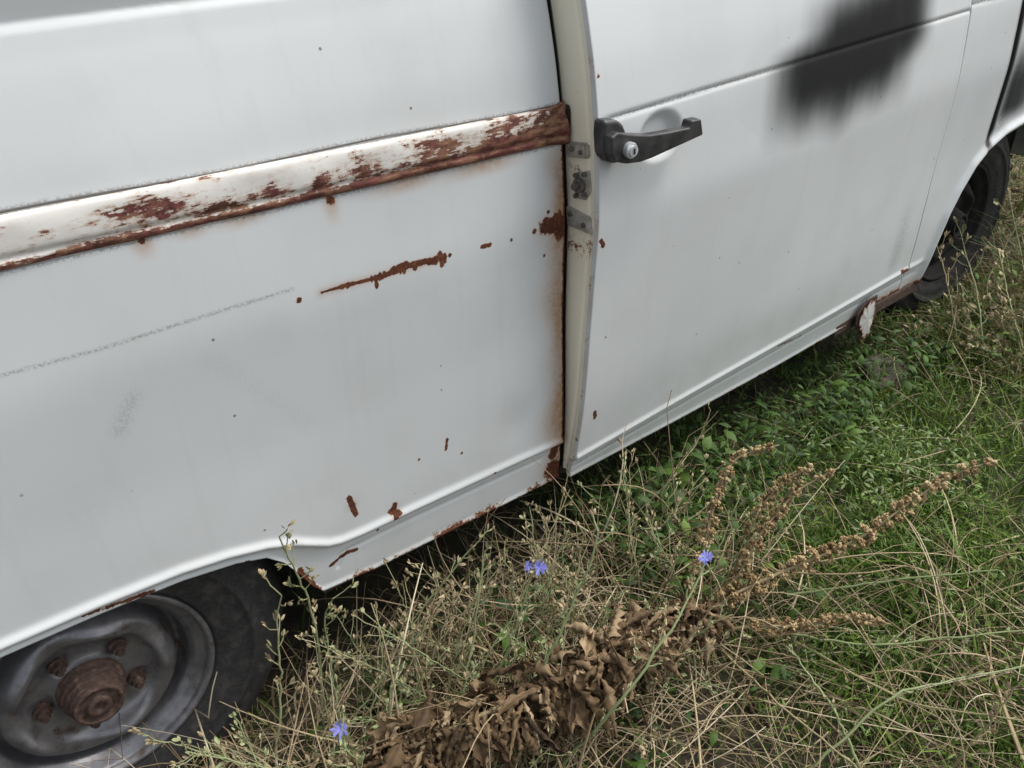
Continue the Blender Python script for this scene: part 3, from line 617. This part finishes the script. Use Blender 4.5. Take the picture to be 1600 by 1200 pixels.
def chicory(stems,flowers,label,green=.2,bs=1.0,r0=.0024):
    b=stems[0][0]; e=empty("chicory_plant",b); e["label"]=label; e["category"]="wild plant"; e["group"]="chicory and dry weeds growing beside the van"
    for s in stems:
        V,F,T=comb(weedstem(s,r0,green=max(0,green+rng.uniform(-.1,.12)),bs=bs)); make("stem",V,[F],P_stem,dict(tint=T),parent=e)
    for c_,n_,r_ in flowers: flower(c_,n_,r_,e)
def pl(*a): return [lev(*p) for p in a]
tocam=(-.4,-.5,.75)
chicory([pl((428,1230,.04),(440,1080,.2),(432,960,.36),(440,930,.40)),pl((505,1140,.05),(500,1010,.22),(480,930,.36),(452,870,.50),(436,838,.57))],[],"tall dry chicory stems beside the rear wheel",.36,1.1,.0027)
chicory([pl((545,1190,.04),(520,1060,.16),(505,960,.28),(520,935,.33)),pl((548,1195,.04),(538,1165,.16),(532,1140,.265))],[(lev(532,1138,.27),tocam,.0135)],"chicory with one blue flower near the wheel",.15)
chicory([pl((560,1180,.04),(600,1040,.15),(590,980,.22)),pl((600,1150,.04),(625,1000,.18),(700,900,.30),(760,830,.38))],[],"thin branching dry chicory stems",.35)
chicory([pl((700,1190,.04),(740,1000,.22),(752,900,.34),(758,860,.38)),pl((720,1190,.04),(800,1000,.22),(830,895,.34),(843,887,.358))],[(lev(843,886,.36),tocam,.0125),(lev(825,884,.35),(-.1,-.8,.3),.009)],"chicory with two blue flowers beside the sill",.15,1,.0028)
chicory([pl((800,1215,.05),(850,1040,.27),(915,900,.42),(935,830,.49))],[],"single pale green chicory stem",.0,.9,.0034)
chicory([pl((860,1210,.08),(960,1110,.27),(1040,1000,.36),(1085,920,.41),(1102,876,.44))],[(lev(1103,872,.45),(-.2,.1,.95),.0125)],"long green chicory stem with one blue flower",.0,.7,.0036)
chicory([pl((640,1120,.04),(690,990,.2),(705,950,.24)),pl((660,1120,.04),(640,960,.24))],[],"short dry chicory stems",.4)
chicory([pl((840,1080,.04),(900,960,.14),(880,900,.22))],[],"short brown chicory stem under the sill",.5)
chicory([pl((990,860,.05),(1040,760,.15),(1090,690,.2),(1110,640,.28))],[],"thin reddish weed stem beside the sill",.6,.6)
chicory([pl((1230,930,.10),(1400,905,.16),(1560,890,.22)),pl((1180,980,.08),(1350,1010,.12),(1640,980,.20))],[],"long arching stems over green grass",.05,.7,.0028)
chicory([pl((1480,1210,.05),(1560,1110,.2),(1620,1030,.3))],[],"reddish weed stem in the grass",.5)
chicory([pl((1150,950,.05),(1420,1100,.14),(1640,1130,.22)),pl((1100,990,.05),(1240,1120,.16),(1330,1190,.2))],[],"dry stems lying over the grass",.45,.6,.0028)
chicory([pl((1350,1215,.05),(1300,1100,.16),(1230,1010,.2)),pl((1250,1215,.05),(1400,1080,.18),(1600,1040,.2))],[],"pale green and straw stems crossing the grass",.1,.6,.0030)
chicory([pl((1500,560,.04),(1480,440,.25),(1455,350,.4)),pl((1560,560,.04),(1540,440,.2),(1600,330,.4))],[],"thin dry weeds growing by the front wheel",.4,1.5,.003)
chicory([pl((1620,620,.04),(1580,480,.2),(1560,390,.32)),pl((1590,420,.04),(1560,330,.3),(1590,250,.45))],[],"dry weeds reaching over the front tyre",.45,1.6,.003)
chicory([pl((1540,600,.04),(1530,470,.2),(1500,360,.36)),pl((1620,560,.04),(1600,420,.22),(1575,300,.42))],[],"branching green and tan weeds by the front tyre",.3,1.8,.003)
parts=[]
for i in range(260):
    x=rng.uniform(-.75,.15); y=rng.uniform(-.42,-.06); h=rng.uniform(.12,.34); l=rng.normal(0,.09,2); 
    if i>110: x=rng.uniform(1.45,3.0); y=rng.uniform(-.5,-.05) if x<2.5 else rng.uniform(-.5,1.0); h=rng.uniform(.2,.50)*float(tall(np.array(x)))
    y2=min(y+l[1],-.03)
    parts+=weedstem([(x,y,gz(x,y)),(x+l[0]*.4,(y+y2)/2,h*.5),(x+l[0]*1.3,y2,h)],.0018,rng.uniform(.0,.6),True,.9 if i<=110 else 1.4,.25)
V,F,T=comb(parts); o_=make("thin_dry_weeds",V,[F],P_stem,dict(tint=T)); o_["kind"]="stuff"
# ---------------------------------------------------------------- dock plant with seed spikes
base=lev(1090,990,.04)
dock=empty("dock_plant",base); dock["label"]="dried brown dock plant with thick seed spikes beside the van"; dock["category"]="wild plant"
def octs(C,rad):
    n=len(C); o=np.array([[1,0,0],[-1,0,0],[0,1,0],[0,-1,0],[0,0,1],[0,0,-1]],float)
    A=norm(rng.normal(size=(n,3))); B=norm(np.cross(A,rng.normal(size=(n,3)))); Cc=np.cross(A,B)
    sc_=rad[:,None]*np.array([[1.2,1.05,.75]]); M=np.stack([A*sc_[:,0:1],B*sc_[:,1:2],Cc*sc_[:,2:3]],1)
    V=C[:,None,:]+np.einsum('kj,njd->nkd',o,M); f=np.array([[0,2,4],[2,1,4],[1,3,4],[3,0,4],[2,0,5],[1,2,5],[3,1,5],[0,3,5]])
    F=(np.arange(n)[:,None,None]*6+f[None]).reshape(-1,3); return V.reshape(-1,3),F
def spike(root,pts,r0,dens):
    full=resamp([root]+pts,30); V,F=tubes(full[None],np.linspace(.0040,.0014,30)[None],6)
    make("stalk",V,[F],P_stem,dict(tint=np.full(len(V),.75)),parent=dock)
    q=resamp(pts,80); L=np.linalg.norm(np.diff(q,axis=0),axis=1).sum(); C=[];Rd=[];T=[]
    nw=int(L/.0105)
    for i in range(nw):
        if rng.random()<.08: continue
        t=(i+rng.uniform(-.35,.35))/nw; t=min(max(t,0),1)
        p=q[int(t*79)]; tg=norm(q[min(int(t*79)+1,79)]-q[max(int(t*79)-1,0)])
        R=r0*(1-.58*t**2.0)*rng.uniform(.68,1.12); tb=rng.normal(.56,.15)
        for _c in range(int(rng.integers(4,8))):
            o=norm(np.cross(tg,rng.normal(size=3))); cc=p+o*R*.82*rng.uniform(.7,1.15)+tg*rng.normal(0,.0035); cr=R*.29; tc=tb+rng.normal(0,.12)
            C.append(cc); Rd.append(cr*1.1); T.append(tc-.15)
            for _ in range(int(dens/2.6)):
                dd=norm(rng.normal(size=3)); C.append(cc+dd*cr); Rd.append(rng.uniform(.0024,.0040)); T.append(tc+rng.normal(0,.16))
    V,F=octs(np.array(C),np.array(Rd)); make("seed_head",V,[F],P_seed,dict(tint=np.repeat(np.clip(T,0,1),6)),smooth=True,parent=dock)
spike(base,pl((1100,850,.24),(1118,780,.32),(1145,715,.39),(1180,703,.41),(1218,695,.43)),.0155,15)
spike(base,pl((1162,865,.20),(1182,800,.29),(1222,752,.35),(1272,728,.39)),.0145,13)
spike(base,pl((1150,905,.17),(1190,830,.26),(1245,765,.33),(1312,730,.38)),.0150,14)
spike(base,pl((1130,935,.14),(1240,885,.19),(1345,842,.25),(1430,778,.32),(1500,735,.37),(1562,718,.40)),.0215,20)
spike(base,pl((1180,978,.11),(1260,978,.14),(1320,962,.17),(1392,975,.20)),.0165,15)
spike(base,pl((1075,960,.12),(1080,900,.20),(1095,860,.26)),.011,9)
# shrivelled dead leaves hanging from the fallen stem
def deadleaves(C,ln,wd):
    n=len(C); L=18;K=9; t=np.linspace(0,1,L); s=np.linspace(-1,1,K)
    az=rng.uniform(0,2*np.pi,n); el=rng.uniform(-1.1,.3,n); cur=rng.uniform(-2.2,-.1,n)
    e2=np.maximum(el[:,None]+cur[:,None]*t[None,:],-1.5); a2=az[:,None]+rng.normal(0,.6,n)[:,None]*t
    st=ln[:,None]/(L-1)*np.ones((1,L)); P=np.stack([np.cumsum(st*np.cos(e2)*np.cos(a2),1),np.cumsum(st*np.cos(e2)*np.sin(a2),1),np.cumsum(st*np.sin(e2),1)],-1)+C[:,None,:]
    tg=norm(np.gradient(P,axis=1)); S=norm(np.cross(tg,norm(rng.normal(size=(n,1,3))))); Nn=np.cross(tg,S); th=rng.normal(0,1.8,n)[:,None]*t
    tw=np.stack([np.cos(th),np.sin(th)],-1)
    S2=S*tw[...,0:1]+Nn*tw[...,1:2]; N2=np.cross(tg,S2)
    W=wd[:,None]*np.clip(t*5,.12,1)*np.clip((1-t)*2.2,.03,1)**.7*(1+.30*np.sin(t*37+rng.uniform(0,6,n)[:,None]))
    roll=rng.uniform(.9,2.1,n)[:,None,None]*(1+.4*np.sin(9*t[None,:,None]+rng.uniform(0,6,(n,1,1)))); ang=s[None,None,:]*roll*1.6
    rad_=W[:,:,None]/(roll*1.6)*1.4; ux=rad_*np.sin(ang); uy=rad_*(1-np.cos(ang))
    ph=rng.uniform(0,6,(n,1,1)); fq=rng.uniform(24,46,(n,1,1)); am=rng.uniform(.0012,.0032,(n,1,1))
    uy=uy+am*np.sin(fq*t[None,:,None]+ph+2.6*s[None,None,:])*(.3+np.abs(s)[None,None,:])+.6*am*np.sin(1.7*fq*t[None,:,None]-4*s[None,None,:]+ph)
    V=P[:,:,None,:]+S2[:,:,None,:]*ux[...,None]+N2[:,:,None,:]*uy[...,None]
    V[...,2]=np.maximum(V[...,2],.035)
    b_=((np.arange(n)[:,None,None]*L+np.arange(L-1)[None,:,None])*K+np.arange(K-1)[None,None,:]).ravel()
    T=np.repeat(np.clip(rng.normal(.60,.23,n),0,1),L*K)+rng.normal(0,.05,n*L*K)-.3*np.tile(np.exp(-(s/.12)**2),n*L)
    return V.reshape(-1,3),np.stack([b_,b_+1,b_+K+1,b_+K],1),T
def cluster(line,N,spread,lr):
    q=resamp(line,60); i=rng.integers(0,60,N); C=q[i]+rng.normal(0,1,(N,3))*np.array([spread,spread*.8,spread]); C[:,2]=np.maximum(C[:,2],.07)
    C[:,1]=np.minimum(C[:,1],-.05)
    ln=rng.uniform(*lr,N); return deadleaves(C,ln,ln*rng.uniform(.10,.18,N))
L1=pl((1110,950,.19),(1040,975,.22),(960,1015,.24)); L2=pl((960,1015,.24),(880,1060,.25),(780,1105,.24),(680,1150,.22),(600,1185,.20))
V,F,T=cluster(L1,170,.012,(.04,.095)); make("dead_leaf",V,[F],P_dead,dict(tint=T),parent=dock)
e=empty("dead_weed",lev(760,1160,.04)); e["label"]="dead brown weed stem with drooping curled leaves in dry grass"; e["category"]="wild plant"
V,F,T=cluster(L2,470,.013,(.045,.115)); make("dead_leaf",V,[F],P_dead,dict(tint=T),parent=e)
q=resamp([lev(1090,985,.05)]+L1[1:]+L2[1:],40); V,F=tubes(q[None],np.full((1,40),.0045),6); make("stalk",V,[F],P_stem,dict(tint=np.full(len(V),.85)),parent=e)
# stone near front wheel
c0=lev(1402,570,.07)
bm=bmesh.new(); bmesh.ops.create_icosphere(bm,subdivisions=4,radius=1.0)
for v_ in bm.verts:
    p=v_.co.copy(); k_=1+.10*math.sin(p.x*4+1)+.08*math.sin(p.y*5+p.z*3)+.03*math.sin(p.x*13+p.z*9)
    v_.co=Vector((p.x*.12*k_,p.y*.07*k_,p.z*.03*k_))
ob=frombm("stone",bm,M_stone,None,True); ob.location=(c0[0],c0[1]+.03,.035); ob.rotation_euler=(0.1,.1,.5); ob["label"]="brown field stone in grass by the front wheel"; ob["category"]="stone"
